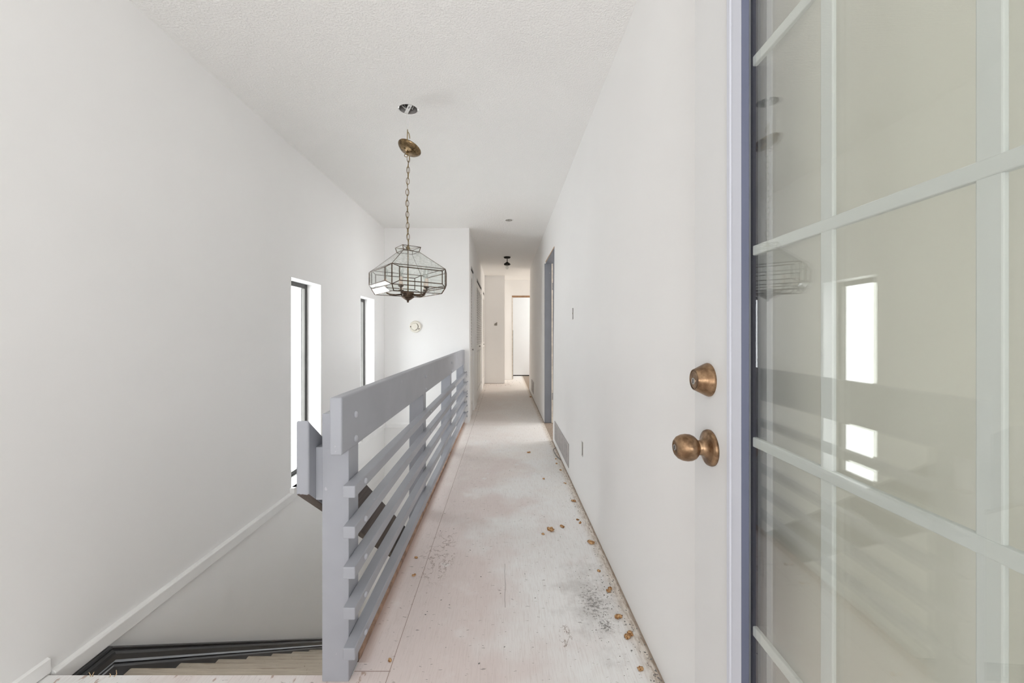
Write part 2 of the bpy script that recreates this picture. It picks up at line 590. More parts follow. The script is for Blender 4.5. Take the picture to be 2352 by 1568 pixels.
def grid_wall(us, vs, holes, fn, w0, w1):
    """solid wall in (u, v) with real openings; fn(u, v, w) gives the point"""
    us = sorted(set(us) | {h[0] for h in holes} | {h[1] for h in holes})
    vs = sorted(set(vs) | {h[2] for h in holes} | {h[3] for h in holes})
    bm = bmesh.new()
    cache = {}

    def V(i, j, w):
        if (i, j, w) not in cache:
            cache[(i, j, w)] = bm.verts.new(fn(us[i], vs[j], w))
        return cache[(i, j, w)]

    def solid(i, j):
        if not (0 <= i < len(us) - 1 and 0 <= j < len(vs) - 1):
            return False
        u, v = (us[i] + us[i + 1]) / 2, (vs[j] + vs[j + 1]) / 2
        return not any(h[0] < u < h[1] and h[2] < v < h[3] for h in holes)
    for i in range(len(us) - 1):
        for j in range(len(vs) - 1):
            if not solid(i, j):
                continue
            for w in (w0, w1):
                bm.faces.new([V(i, j, w), V(i + 1, j, w), V(i + 1, j + 1, w), V(i, j + 1, w)])
            for di, dj, a, b in ((-1, 0, (i, j), (i, j + 1)), (1, 0, (i + 1, j), (i + 1, j + 1)),
                                 (0, -1, (i, j), (i + 1, j)), (0, 1, (i, j + 1), (i + 1, j + 1))):
                if not solid(i + di, j + dj):
                    bm.faces.new([V(*a, w0), V(*b, w0), V(*b, w1), V(*a, w1)])
    return bm


def struct(name, bm, mat, parent=None, **kw):
    o = obj(name, bm, mat, parent, **kw)
    if parent is None:
        o['kind'] = 'structure'
    return o


# ------------------------------------------------------------------ room shell
XL = -1.54           # stairwell wall
XC = -0.446          # closet wall of the hall
YE = 5.14            # end wall of the stairwell
YT = 9.30            # wall at the end of the hall (with thermostat)
YF = 10.05           # wall with the far doorway
YR = 8.30            # end of the right wall
LOW = -2.62


def xr(z):           # right wall leans very slightly
    return 0.529 + 0.008 * z


W1 = (2.8875, 3.355, 0.034, 1.5605)
W2 = (4.288, 4.740, 0.034, 1.5605)
struct('wall_left', grid_wall([-2.8, YE + 0.1], [LOW, CEIL + 0.1], [W1, W2], lambda u, v, w: (w, u, v), XL, XL - 0.17), M['wall'])
struct('wall_stairwell_end', bx(XL, XC, YE, YE + 0.1, LOW, CEIL + 0.02), M['wall'])
C1 = (5.44, 6.02, 0.0, 2.085)
C2 = (6.62, 8.06, 0.0, 2.085)
C3 = (8.60, 9.14, 0.0, 2.085)
struct('wall_closets', grid_wall([YE + 0.1, YT + 0.1], [0, CEIL + 0.02], [C1, C2, C3], lambda u, v, w: (w, u, v), XC, XC - 0.11), M['wall'])
struct('wall_closet_back', bx(-1.18, -1.10, YE + 0.1, YT + 0.1, 0, CEIL + 0.02), M['wall'])
struct('wall_hall_end', bx(-1.18, 0.02, YT, YF + 0.1, 0.006, CEIL + 0.02), M['wall'])
D2 = (4.29, 5.17, 0.0, 2.095)
SWB = (3.085, 3.145, 1.262, 1.352)
OUTB = (2.672, 2.735, 0.318, 0.418)
struct('wall_right', grid_wall([-2.8, YR], [0, CEIL + 0.02], [D2, SWB, OUTB],
                               lambda u, v, w: (xr(v) + w, u, v), 0, 0.115), M['wall'])
struct('wall_side_hall', bx(xr(0) + 0.115, 3.5, YR - 0.1, YR, 0, CEIL + 0.02), M['wall'])
FD = (0.205, 1.02, 0.0, 2.125)
struct('wall_far', grid_wall([0.02, 3.5], [0.006, CEIL + 0.02], [FD], lambda u, v, w: (u, w, v), YF, YF + 0.11), M['wall'])
struct('wall_far_room', bx(-0.9, 2.9, 11.0, 11.1, 0.028, CEIL + 0.02), M['wall'])
struct('gap_shade_strip', bx(-0.9, 2.9, 11.01, 11.1, 0.0, 0.028), M['dark'])  # dark strip standing in for the shade in the gap under the wall
struct('wall_far_room_side', bx(-1.0, -0.9, YF + 0.11, 11.15, 0, CEIL + 0.02), M['wall'])
struct('wall_far_room_right', bx(2.8, 2.9, YF + 0.11, 11.05, 0, CEIL + 0.02), M['wall'])
struct('wall_side_hall_end', bx(3.4, 3.5, YR, YF, 0, CEIL + 0.02), M['wall'])
struct('wall_bedroom_right', bx(3.4, 3.5, 2.9, YR - 0.1, 0, CEIL + 0.02), M['wall'])
struct('wall_bedroom_near', bx(xr(0) + 0.135, 3.4, 2.8, 2.9, 0, CEIL + 0.02), M['wall'])
struct('wall_rear_added', grid_wall([XL, 0.66], [0, CEIL + 0.02], [(-0.40, 0.42, 1.6, 2.05)], lambda u, v, w: (u, w, v), -2.8, -2.9), M['wall'])  # unseen wall added to hold back light from behind; slot lets some in
struct('wall_under_hall', bx(-0.53, -0.43, 1.36, YE, LOW, -0.03), M['wall'])


def ceiling_bm():
    """flat ceiling with a round hole for the junction box over the chandelier"""
    hx, hy, hr, sq = -0.583, 2.433, 0.060, 0.10
    bm = grid_wall([-1.75, 3.6], [-2.8, 11.2], [(hx - sq, hx + sq, hy - sq, hy + sq)],
                   lambda u, v, w: (u, v, w), CEIL, CEIL + 0.12)
    n = 40
    inner, outer, top = [], [], []
    for k in range(n):
        a = 2 * math.pi * k / n
        c, s = math.cos(a), math.sin(a)
        m = sq / max(abs(c), abs(s))
        rr = hr * (1 + 0.035 * noise.noise(Vector((c * 2, s * 2, 3))))
        inner.append(bm.verts.new((hx + rr * c, hy + rr * s, CEIL)))
        top.append(bm.verts.new((hx + rr * c, hy + rr * s, CEIL + 0.014)))
        outer.append(bm.verts.new((hx + m * c, hy + m * s, CEIL)))
    for k in range(n):
        q = (k + 1) % n
        bm.faces.new((inner[k], outer[k], outer[q], inner[q]))
        bm.faces.new((inner[k], inner[q], top[q], top[k]))
    return bm


struct('ceiling', ceiling_bm(), M['ceiling'])

fl = bmesh.new()
box(fl, XL, 3.6, -2.8, 1.338, -0.26, 0)
box(fl, -0.508, 3.6, 1.338, 11.2, -0.26, 0)
box(fl, -1.2, -0.508, YE + 0.02, 11.2, -0.26, 0)
struct('floor', fl, M['floor'])
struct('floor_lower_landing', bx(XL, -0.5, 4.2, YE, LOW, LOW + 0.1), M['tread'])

# ledge trim at floor level round the stairwell
tl = bmesh.new()
prof = [(0, -0.055), (0.020, -0.055), (0.020, -0.004), (0.014, 0.003), (0.0, 0.006)]
prism(tl, [(XL + a, 1.352, b) for a, b in prof], (0, YE - 1.352, 0))
struct('trim_1', tl, M['trim'], bevel=0.002)
te = bmesh.new()
prism(te, [(XL + 0.02, YE - a, b) for a, b in prof], (-0.53 - XL - 0.02, 0, 0))
struct('trim_2', te, M['trim'], bevel=0.002)
bl = bmesh.new()
prism(bl, [(XL, -2.7, 0.006), (XL + 0.012, -2.7, 0.006), (XL + 0.010, -2.7, 0.05), (XL, -2.7, 0.055)], (0, 4.045, 0))
struct('baseboard_left', bl, M['trim'])
# shoe edge of the hall floor under the railing
fe = bmesh.new()
box(fe, -0.522, -0.5065, 1.405, YE - 0.002, -0.012, 0.020)
struct('trim_3', fe, M['fascia'], bevel=0.002)


def make_window(name, W):
    y0, y1, z0, z1 = W
    root = empty(name, (XL - 0.1, (y0 + y1) / 2, z0), kind='structure')
    xo, xi = XL - 0.150, XL - 0.114
    fr = bmesh.new()
    t = 0.030
    box(fr, xo, xi, y0, y0 + t, z0, z1)
    box(fr, xo, xi, y1 - t, y1, z0, z1)
    box(fr, xo, xi, y0 + t, y1 - t, z0, z0 + t)
    box(fr, xo, xi, y0 + t, y1 - t, z1 - t, z1)
    obj('window_frame', fr, M['winframe'], root, bevel=0.002)
    lp = bmesh.new()
    e = 0.005
    for a in (y0 + t, y1 - t - e):
        box(lp, xo + 0.008, xi - 0.004, a, a + e, z0 + t, z1 - t)
    for b in (z0 + t, z1 - t - e):
        box(lp, xo + 0.008, xi - 0.004, y0 + t + e, y1 - t - e, b, b + e)
    obj('glazing_bead', lp, M['wingasket'], root)
    obj('window_pane', bx(xo + 0.012, xo + 0.017, y0 + t, y1 - t, z0 + t, z1 - t), M['winglass'], root)
    sb = bmesh.new()
    box(sb, XL - 0.112, XL + 0.034, y0 + 0.0, y1 - 0.0, z0 - 0.001, z0 + 0.004)
    box(sb, XL + 0.0005, XL + 0.034, y0 - 0.024, y1 + 0.024, z0 - 0.034, z0 + 0.004)
    obj('window_sill', sb, M['trim'], root, bevel=0.003)


make_window('window_1', W1)
make_window('window_2', W2)

# right doorway: slate jamb linings, raw wood edges, hinge leaves
dr = empty('door_2', (xr(0), (D2[0] + D2[1]) / 2, 0), kind='structure')
obj('door_jamb', bx(xr(0) - 0.001, xr(0) + 0.090, D2[1] - 0.02, D2[1] - 0.001, 0.004, 2.06), M['jamb'], dr, bevel=0.001)
obj('door_jamb', bx(xr(0) + 0.004, xr(0) + 0.092, D2[0] + 0.001, D2[0] + 0.02, 0.004, 2.06), M['jamb'], dr, bevel=0.001)
obj('door_header', bx(xr(2) + 0.0, xr(2) + 0.092, D2[0] + 0.002, D2[1] - 0.002, 2.06, 2.080), M['jamb'], dr)
obj('door_stop', bx(xr(0) + 0.088, xr(0) + 0.114, D2[1] - 0.026, D2[1] - 0.001, 0.004, 2.06), M['palewood'], dr)
re = bmesh.new()
box(re, xr(2) - 0.002, xr(2) + 0.09, D2[0] + 0.002, D2[1] - 0.002, 2.080, 2.0945)
obj('raw_edge', re, M['rawwood'], dr)
for z in (0.30, 1.72):
    obj('hinge_leaf', bx(xr(0) + 0.093, xr(0) + 0.111, D2[1] - 0.0285, D2[1] - 0.026, z, z + 0.09), M['steel'], dr)

# far doorway
df = empty('door_3', (0.6, YF, 0), kind='structure')
obj('door_header', bx(FD[0], FD[1], YF - 0.004, YF + 0.113, 2.085, 2.125), M['headwood'], df)
obj('door_jamb', bx(FD[0] + 0.001, FD[0] + 0.022, YF - 0.004, YF + 0.113, 0.004, 2.085), M['palewood'], df)
obj('door_jamb', bx(FD[1] - 0.022, FD[1] - 0.001, YF - 0.004, YF + 0.113, 0.004, 2.085), M['palewood'], df)
obj('door_stop', bx(FD[0] + 0.022, FD[0] + 0.034, YF + 0.05, YF + 0.09, 0.02, 1.25), M['jamb'], df)

# ------------------------------------------------------------------ glass door, open flat along the right wall
GX = 0.425           # face of the door towards the hall
door = empty('door_1', (GX + 0.02, 0.065, 0.012), 'open white glass door with brass knob and pale grille bars', 'door', kind='structure')
Y0, Y1 = 0.055, 0.8935
gy0, gy1 = 0.178, 0.7002
gz0, gz1 = 0.294, 1.955
sl = grid_wall([Y0, Y1], [0.012, 2.05], [(gy0 - 0.03, gy1 + 0.03, gz0 - 0.03, gz1 + 0.03)], lambda u, v, w: (w, u, v), GX, GX + 0.044)
obj('door_slab', sl, M['door'], door, bevel=0.0015)


def frame_sweep(bm, prof, y0, y1, z0, z1):
    """picture-frame moulding: profile [(inset, x)] mitred round the glass opening"""
    loops = []
    for d, x in prof:
        loops.append([bm.verts.new(p) for p in ((x, y0 + d, z0 + d), (x, y1 - d, z0 + d), (x, y1 - d, z1 - d), (x, y0 + d, z1 - d))])
    n = len(loops)
    for i in range(n):
        A, B = loops[i], loops[(i + 1) % n]
        for k in range(4):
            q = (k + 1) % 4
            bm.faces.new((A[k], A[q], B[q], B[k]))


fb = bmesh.new()
frame_sweep(fb, [(0, GX + 0.004), (0, GX - 0.0005), (0.006, GX - 0.004), (0.016, GX - 0.004), (0.019, GX - 0.002), (0.023, GX - 0.002),
                 (0.026, GX - 0.004), (0.0535, GX - 0.004), (0.0545, GX - 0.0035), (0.0545, GX + 0.004)],
            gy0 - 0.0545, gy1 + 0.0545, gz0 - 0.0545, gz1 + 0.0545)
obj('glazing_bead', fb, M['bead'], door, bevel=0.0008)
rb = bmesh.new()
frame_sweep(rb, [(0, GX - 0.0039), (0.0012, GX - 0.0037), (0.0012, GX + 0.009), (0, GX + 0.009)], gy0, gy1, gz0, gz1)
obj('bead_return', rb, M['return'], door)
sp = bmesh.new()
frame_sweep(sp, [(0.0, GX + 0.0125), (0.006, GX + 0.0125), (0.006, GX + 0.0215), (0.0, GX + 0.0215)], gy0, gy1, gz0, gz1)
obj('spacer', sp, M['spacer'], door)
bb = bmesh.new()
frame_sweep(bb, [(0, GX + 0.040), (0, GX + 0.051), (0.052, GX + 0.052), (0.0545, GX + 0.040)],
            gy0 - 0.0545, gy1 + 0.0545, gz0 - 0.0545, gz1 + 0.0545)
obj('back_bead', bb, M['bead'], door)
obj('glass_pane', bx(GX + 0.0085, GX + 0.0125, gy0 - 0.01, gy1 + 0.01, gz0 - 0.01, gz1 + 0.01), M['doorglass'], door)
obj('glass_pane', bx(GX + 0.0215, GX + 0.0255, gy0 - 0.01, gy1 + 0.01, gz0 - 0.01, gz1 + 0.01), M['doorglass'], door)
gb = bmesh.new()
hz = [0.4755, 0.146, -0.187, -0.516]
for c in (0.5307, 0.3479):
    box(gb, GX + 0.0138, GX + 0.0195, c - 0.0105, c + 0.0105, gz0 + 0.005, gz1 - 0.005)
for z in hz:
    box(gb, GX + 0.0128, GX + 0.0206, gy0 + 0.005, gy1 - 0.001, H + z - 0.0085, H + z + 0.0085)
obj('grille', gb, M['grille'], door, bevel=0.0015)


def toward_hall(y, z):
    """lathe axis pointing from the door face into the hall (-X)"""
    return Matrix.Translation((GX, y, z)) @ Matrix.Rotation(-math.pi / 2, 4, 'Y')


ky, kz = 0.820, 0.911
kn = bmesh.new()
lathe(kn, [(0.0, 0.0), (0.0365, 0.0), (0.0370, 0.003), (0.0355, 0.007), (0.030, 0.0095), (0.022, 0.012), (0.0165, 0.016), (0.0150, 0.022), (0.0150, 0.028)], toward_hall(ky, kz), 48)
knob = obj('door_knob', kn, M['brass'], door, smooth=True)
kb = bmesh.new()
lathe(kb, [(0.0152, 0.0275), (0.0185, 0.029), (0.0238, 0.034), (0.0268, 0.041), (0.0275, 0.049), (0.0262, 0.058), (0.0225, 0.066), (0.0165, 0.0715), (0.0115, 0.073), (0.0108, 0.0712), (0.0, 0.0710)], toward_hall(ky, kz), 48)
obj('knob_grip', kb, M['brass'], knob, smooth=True)
kc = bmesh.new()
lathe(kc, [(0.0, 0.0705), (0.0062, 0.0705), (0.0062, 0.0735), (0.0, 0.0735)], toward_hall(ky, kz), 24)
obj('key_cylinder', kc, M['silver'], knob)['label'] = 'silver key cylinder'
ks = bmesh.new()
box(ks, GX - 0.0742, GX - 0.0733, ky - 0.0009, ky + 0.0009, kz - 0.004, kz + 0.004)
obj('keyhole', ks, M['dark'], knob)
dy, dz = 0.8285, 1.050
db = bmesh.new()
lathe(db, [(0.0, 0.0), (0.0345, 0.0), (0.0350, 0.002), (0.0335, 0.006), (0.0222, 0.0285), (0.0215, 0.0300), (0.0198, 0.0300), (0.0195, 0.0285), (0.0, 0.0285)], toward_hall(dy, dz), 48)
dead = obj('deadbolt', db, M['brass'], door, smooth=True)
mdw = dead.modifiers.new('edge', 'EDGE_SPLIT')
mdw.split_angle = math.radians(45)
dc = bmesh.new()
lathe(dc, [(0.0, 0.028), (0.0185, 0.028), (0.0185, 0.0295), (0.0175, 0.0302), (0.0, 0.0302)], toward_hall(dy, dz), 40)
obj('lock_face', dc, M['brass'], dead)
dk = bmesh.new()
lathe(dk, [(0.0, 0.030), (0.0068, 0.030), (0.0068, 0.0318), (0.0, 0.0318)], toward_hall(dy, dz - 0.003), 24)
obj('key_cylinder', dk, M['silver'], dead)['label'] = 'silver key cylinder'
ds = bmesh.new()
box(ds, GX - 0.0325, GX - 0.0317, dy - 0.0009, dy + 0.0009, dz - 0.0075, dz + 0.0015)
obj('keyhole', ds, M['dark'], dead)
# the door stands a little off parallel to the wall
bpy.context.view_layer.update()
door.rotation_euler.z = -math.radians(1.95)
door.location.x -= 0.025
# ------------------------------------------------------------------ railing
rail = empty('railing', (-0.55, 3.2, 0), 'grey blue painted wooden stair railing with bolted horizontal rails', 'railing')
POSTS = [1.313, 2.53, 3.813, 5.045]
for i, y in enumerate(POSTS):
    pb = bmesh.new()
    z0 = 0.0 if i == 0 else -0.26
    # notched on the hall side so the top plank sits into it
    x0, x1 = -0.599, -0.511
    box(pb, x0, x1, y, y + 0.088, 0.0, 0.766)
    box(pb, x0, -0.5445, y, y + 0.088, 0.766, 0.883)
    if i:
        box(pb, x0, x1 - 0.014, y, y + 0.088, -0.24, 0.0)
    obj('post', pb, M['rail'], rail, bevel=0.002)
obj('top_rail', bx(-0.5435, -0.5045, 1.241, YE - 0.002, 0.766, 0.948), M['rail'], rail, bevel=0.006, seg=3)
tr = rail.children[-1]


def bolt(bm, x, y, z, r=0.0118, hgt=0.007):
    lathe(bm, [(r, -0.002), (r, 0.001), (r * 0.85, hgt * 0.65), (r * 0.45, hgt * 0.95), (0, hgt)], Matrix.Translation((x, y, z)) @ Matrix.Rotation(math.pi / 2, 4, 'Y'), 16)


for y in POSTS[:3]:
    for z in (0.872, 0.790):
        b_ = bmesh.new()
        bolt(b_, -0.5045, y + 0.044, z)
        obj('bolt', b_, M['railbolt'], tr, smooth=True)
b_ = bmesh.new()
bolt(b_, -0.511, POSTS[3] + 0.03, 0.715)
obj('bolt', b_, M['railbolt'], rail, smooth=True)
for zt in (0.664, 0.535, 0.407, 0.278, 0.1495):
    r_ = obj('rail', bx(-0.5105, -0.4715, 1.262, YE + 0.0, zt - 0.0385, zt), M['rail'], rail, bevel=0.003)
    for y in POSTS[:3]:
        b_ = bmesh.new()
        bolt(b_, -0.4715, y + 0.044, zt - 0.018, 0.0098)
        obj('bolt', b_, M['railbolt'], r_, smooth=True)
# sloping hand plank on the stair side
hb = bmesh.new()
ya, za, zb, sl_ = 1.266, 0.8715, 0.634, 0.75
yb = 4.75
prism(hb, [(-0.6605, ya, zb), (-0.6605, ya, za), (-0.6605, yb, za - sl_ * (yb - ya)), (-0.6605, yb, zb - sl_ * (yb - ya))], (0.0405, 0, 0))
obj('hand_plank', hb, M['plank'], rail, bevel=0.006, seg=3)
for y, za_, zb_ in ((1.316, 0.772, 0.598),):
    obj('spacer_block', bx(-0.6205, -0.5985, y, y + 0.085, zb_, za_), M['rail'], rail, bevel=0.001)
for y in POSTS[1:3]:
    zc = za - sl_ * (y - ya)
    if zc > -0.1:
        obj('spacer_block', bx(-0.6205, -0.5985, y, y + 0.085, zc - 0.28, zc - 0.10), M['rail'], rail, bevel=0.001)
# dried paint blobs where the railing meets the end wall
rng = random.Random(4)
pb = bmesh.new()
for k in range(26):
    z = rng.choice([0.13, 0.26, 0.39, 0.52, 0.65]) + rng.uniform(-0.05, 0.03)
    c = Vector((-0.47 + rng.uniform(-0.01, 0.006), YE - 0.002, z))
    bmesh.ops.create_icosphere(pb, subdivisions=1, radius=rng.uniform(0.003, 0.007), matrix=Matrix.Translation(c) @ Matrix.Diagonal((1, 0.4, 1.4, 1)))
o = obj('paint_drips', pb, M['rail'], rail)
o['kind'] = 'stuff'

# ------------------------------------------------------------------ staircase
stairs = empty('staircase', (-1.0, 1.34, 0), 'worn bare plywood stairs going down behind the railing post', 'stairs')
rise, run = 0.18, 0.243
for i in range(1, 13):
    y0 = 1.338 + run * (i - 1)
    z = -rise * i
    tb = bmesh.new()
    box(tb, -1.483, -0.532, y0 - 0.002, y0 + run + 0.004, z - 0.026, z)
    box(tb, -1.483, -0.532, y0 + run - 0.03, y0 + run - 0.012, z - rise, z - 0.026)
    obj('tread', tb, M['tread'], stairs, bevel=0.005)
sk = bmesh.new()
sprof = [(0.0, 0.0), (0.030, 0.0), (0.033, -0.006), (0.030, -0.014), (0.040, -0.020), (0.044, -0.030), (0.044, -0.052), (0.038, -0.062), (0.034, -0.066), (0.038, -0.070), (0.034, -0.080), (0.034, -0.42), (0.0, -0.42)]
path = [(1.345, -0.056), (1.535, -0.056), (4.9, -0.056 - 0.745 * (4.9 - 1.535))]
loops = [[sk.verts.new((XL + 0.0015 + a, y, z + b)) for a, b in sprof] for y, z in path]
for A, B in zip(loops, loops[1:]):
    for k in range(len(sprof)):
        q = (k + 1) % len(sprof)
        sk.faces.new((A[k], A[q], B[q], B[k]))
sk.faces.new(loops[0])
sk.faces.new(loops[-1][::-1])
obj('skirt_board', sk, M['black_skirt'], stairs)['label'] = 'glossy black skirt board with moulded top'

# ------------------------------------------------------------------ chandelier
CX, CY = -0.585, 2.433
ang = math.radians(8)
chand = empty('chandelier', (CX, CY, 1.341), 'square clear glass lantern chandelier hanging from a brass chain', 'chandelier')


def rot(x, y, z):
    """local frame: faces along +-x, +-y after turning by 45 degrees plus the small twist"""
    a = ang - math.pi / 4 + math.pi / 2
    return Vector((CX + x * math.cos(-ang + math.pi / 4) - y * math.sin(-ang + math.pi / 4),
                   CY + x * math.sin(-ang + math.pi / 4) + y * math.cos(-ang + math.pi / 4), z))


def ring(h, z):
    return [rot(sx * h, sy * h, z) for sx, sy in ((-1, -1), (1, -1), (1, 1), (-1, 1))]


hf = 0.235 / math.sqrt(2)
R_top2 = ring(0.081 / math.sqrt(2) * 1.0, 1.6745)
R_top1 = ring(0.0709 / math.sqrt(2), 1.646)
R_a = ring(hf, 1.538)
R_b = ring(hf, 1.424)
R_c = ring(0.212 / math.sqrt(2), 1.390)
came = bmesh.new()
panes = []


def bar(p, q, r=0.0024):
    tube(came, [p, q], r, 6)


def pane(*pts):
    panes.append(list(pts))


for A, B in ((R_top2, R_top1), (R_top1, R_a), (R_b, R_c)):
    for k in range(4):
        q = (k + 1) % 4
        pane(A[k], A[q], B[q], B[k])
for R, r in ((R_top2, 0.0018), (R_top1, 0.0022), (R_a, 0.0022), (R_b, 0.0026), (R_c, 0.0022)):
    for k in range(4):
        bar(R[k], R[(k + 1) % 4], r)
for k in range(4):
    bar(R_top2[k], R_top1[k])
    bar(R_top1[k], R_a[k], 0.0016)
    bar(R_a[k], R_b[k], 0.0034)
    bar(R_b[k], R_c[k], 0.0033)
nrm = [(0, -1), (1, 0), (0, 1), (-1, 0)]
for k in range(4):
    q = (k + 1) % 4
    nx, ny = nrm[k]
    tx, ty = -ny, nx
    out, ins = hf + 0.026, hf - 0.034
    zt, zb2 = 1.520, 1.444

    def P(s, z):
        return rot(nx * out + tx * s * ins, ny * out + ty * s * ins, z)
    A = [P(-1, zt), P(1, zt), P(1, zb2), P(-1, zb2)]
    O = [R_a[k], R_a[q], R_b[q], R_b[k]]
    pane(*A)
    for j in range(4):
        j2 = (j + 1) % 4
        bar(A[j], A[j2], 0.0029)
        bar(O[j], A[j], 0.0024)
        pane(O[j], O[j2], A[j2], A[j])
obj('came_frame', came, M['came'], chand)
for pi, p in enumerate(panes):
    g = bmesh.new()
    n_ = (p[1] - p[0]).cross(p[2] - p[1]).normalized()
    prism(g, [v + n_ * 0.001 for v in p], n_ * -0.002)
    obj('glass_pane', g, M['sheenglass'] if 4 <= pi < 8 else M['lampglass'], chand)
T = Matrix.Translation((CX, CY, 0))
hub = bmesh.new()
lathe(hub, [(0, 1.405), (0.035, 1.405), (0.036, 1.400), (0.036, 1.384), (0.030, 1.380), (0.038, 1.377), (0.040, 1.373), (0.034, 1.368), (0.018, 1.357), (0.008, 1.351), (0.006, 1.349), (0.007, 1.345), (0.005, 1.340), (0, 1.338)], T, 32)
obj('hub', hub, M['came'], chand, smooth=True)
st = bmesh.new()
tube(st, [(CX, CY, 1.40), (CX, CY, 1.69)], 0.0042, 10)
lathe(st, [(0, 1.664), (0.010, 1.664), (0.012, 1.672), (0.008, 1.684), (0, 1.686)], T, 16)
obj('stem', st, M['chain'], chand)
spd = bmesh.new()
for k in range(4):
    tube(spd, [(CX, CY, 1.668), R_top2[k] + (Vector((CX, CY, 1.66)) - R_top2[k]) * 0.1], 0.0014, 6)
obj('top_spider', spd, M['chain'], chand)
for a in (194, 266, 338, 50, 122):
    th = math.radians(a)
    c, s = math.cos(th), math.sin(th)
    ab = bmesh.new()
    path = [(0.03, 1.388), (0.075, 1.384), (0.105, 1.386), (0.122, 1.393), (0.131, 1.406), (0.133, 1.422)]
    tube(ab, [(CX + c * r, CY + s * r, z) for r, z in path], 0.0048, 10)
    ax, ay = CX + c * 0.133, CY + s * 0.133
    TA = Matrix.Translation((ax, ay, 0))
    lathe(ab, [(0, 1.418), (0.008, 1.419), (0.016, 1.424), (0.017, 1.428), (0.0, 1.428)], TA, 20)
    arm = obj('arm', ab, M['came'], chand, smooth=True)
    sb = bmesh.new()
    lathe(sb, [(0, 1.428), (0.0105, 1.428), (0.0105, 1.474), (0.009, 1.478), (0, 1.478)], TA, 20)
    obj('candle_sleeve', sb, M['sleeve'], arm)
    gb2 = bmesh.new()
    lathe(gb2, [(0.0065, 1.478), (0.008, 1.484), (0.0145, 1.500), (0.0168, 1.514), (0.0150, 1.530), (0.009, 1.546), (0.003, 1.557), (0, 1.559)], TA, 20)
    obj('bulb', gb2, M['bulbglass'], arm, smooth=True)
    fbm = bmesh.new()
    tube(fbm, [(ax, ay, 1.478), (ax, ay, 1.500)], 0.0028, 8)
    tube(fbm, [(ax - 0.006, ay, 1.515), (ax, ay, 1.500), (ax + 0.006, ay, 1.515)], 0.0006, 5)
    obj('filament', fbm, M['silver'], arm)
# chain
CANZ = 2.255
ch = bmesh.new()
z = 1.687
k = 0
ll = 0.0385
rr = random.Random(2)
while z + ll < CANZ - 0.004:
    a = (0.35 if k % 2 else 1.75) + rr.uniform(-0.35, 0.35)
    dx = 0.004 * math.sin(z * 9)
    u = Vector((math.cos(a), math.sin(a), 0))
    pts = []
    for j in range(20):
        t_ = 2 * math.pi * j / 20
        pts.append(Vector((CX + dx, CY, z + ll / 2)) + u * (0.0092 * math.cos(t_)) + Vector((0, 0, (ll / 2 + 0.002) * math.sin(t_))))
    tube(ch, pts, 0.00175, 6, closed=True)
    z += ll - 0.0045
    k += 1
obj('chain', ch, M['chain'], chand, smooth=True)
cd = bmesh.new()
pts = [(CX + 0.004 * math.sin(zz * 9) + 0.0035 * math.sin(zz * 60), CY + 0.003 * math.cos(zz * 60), zz) for zz in [1.68 + i * (CANZ - 1.68) / 60 for i in range(61)]]
tube(cd, pts, 0.0018, 6)
obj('cord', cd, M['wiregold'], chand)
# loose canopy, tilted on its cord
TC = Matrix.Translation((CX - 0.003, CY, CANZ)) @ Matrix.Rotation(math.radians(19), 4, 'Y') @ Matrix.Rotation(math.radians(-13), 4, 'X') @ Matrix.Diagonal((1.1, 1.1, 1.1, 1))
cp = bmesh.new()
lathe(cp, [(0, 0.000), (0.010, 0.001), (0.022, 0.005), (0.038, 0.007), (0.052, 0.013), (0.0625, 0.024), (0.0665, 0.030), (0.0665, 0.033), (0.0635, 0.0325), (0.058, 0.026), (0.045, 0.016), (0, 0.010)], TC, 48)
can = obj('canopy', cp, M['canopy'], chand, smooth=True)
cl = bmesh.new()
lathe(cl, [(0, 0.002), (0.0075, 0.0), (0.0075, -0.010), (0.004, -0.014), (0, -0.014)], TC, 16)
lp = [TC @ Vector((0.009 * math.cos(t_), 0, -0.020 + 0.009 * math.sin(t_))) for t_ in [2 * math.pi * j / 16 for j in range(16)]]
tube(cl, lp, 0.002, 6, closed=True)
bolt_m = TC @ Matrix.Translation((-0.016, -0.022, 0.006)) @ Matrix.Rotation(math.pi, 4, 'X')
lathe(cl, [(0.0055, 0), (0.005, 0.004), (0, 0.006)], bolt_m, 12)
obj('canopy_loop', cl, M['chain'], can, smooth=True)
wr = bmesh.new()
top = Vector((CX + 0.0, CY, CEIL))
tube(wr, [TC @ Vector((0, 0, 0.008)), (CX - 0.004, CY, CANZ + 0.05), (CX - 0.004, CY, CANZ + 0.095), (CX - 0.002, CY, CANZ + 0.14)], 0.0034, 8)
tube(wr, [(CX + 0.001, CY - 0.002, CANZ + 0.125), (CX + 0.008, CY - 0.003, CANZ + 0.112), (CX + 0.011, CY - 0.003, CANZ + 0.098), (CX + 0.012, CY - 0.003, CANZ + 0.084)], 0.0030, 6)
obj('lead_wire', wr, M['wiregold'], chand, smooth=True)
ww = bmesh.new()
tube(ww, [(CX - 0.002, CY, CANZ + 0.135), (CX - 0.008, CY - 0.004, CANZ + 0.18), (CX - 0.006, CY + 0.004, CEIL - 0.03), (CX + 0.005, CY + 0.01, CEIL + 0.04)], 0.0018, 6)
tube(ww, [(CX + 0.0, CY, CANZ + 0.135), (CX + 0.003, CY - 0.006, CANZ + 0.19), (CX - 0.004, CY - 0.01, CEIL - 0.02), (CX - 0.02, CY - 0.01, CEIL + 0.03)], 0.0016, 6)
obj('house_wire', ww, M['wirewhite'], chand, smooth=True)

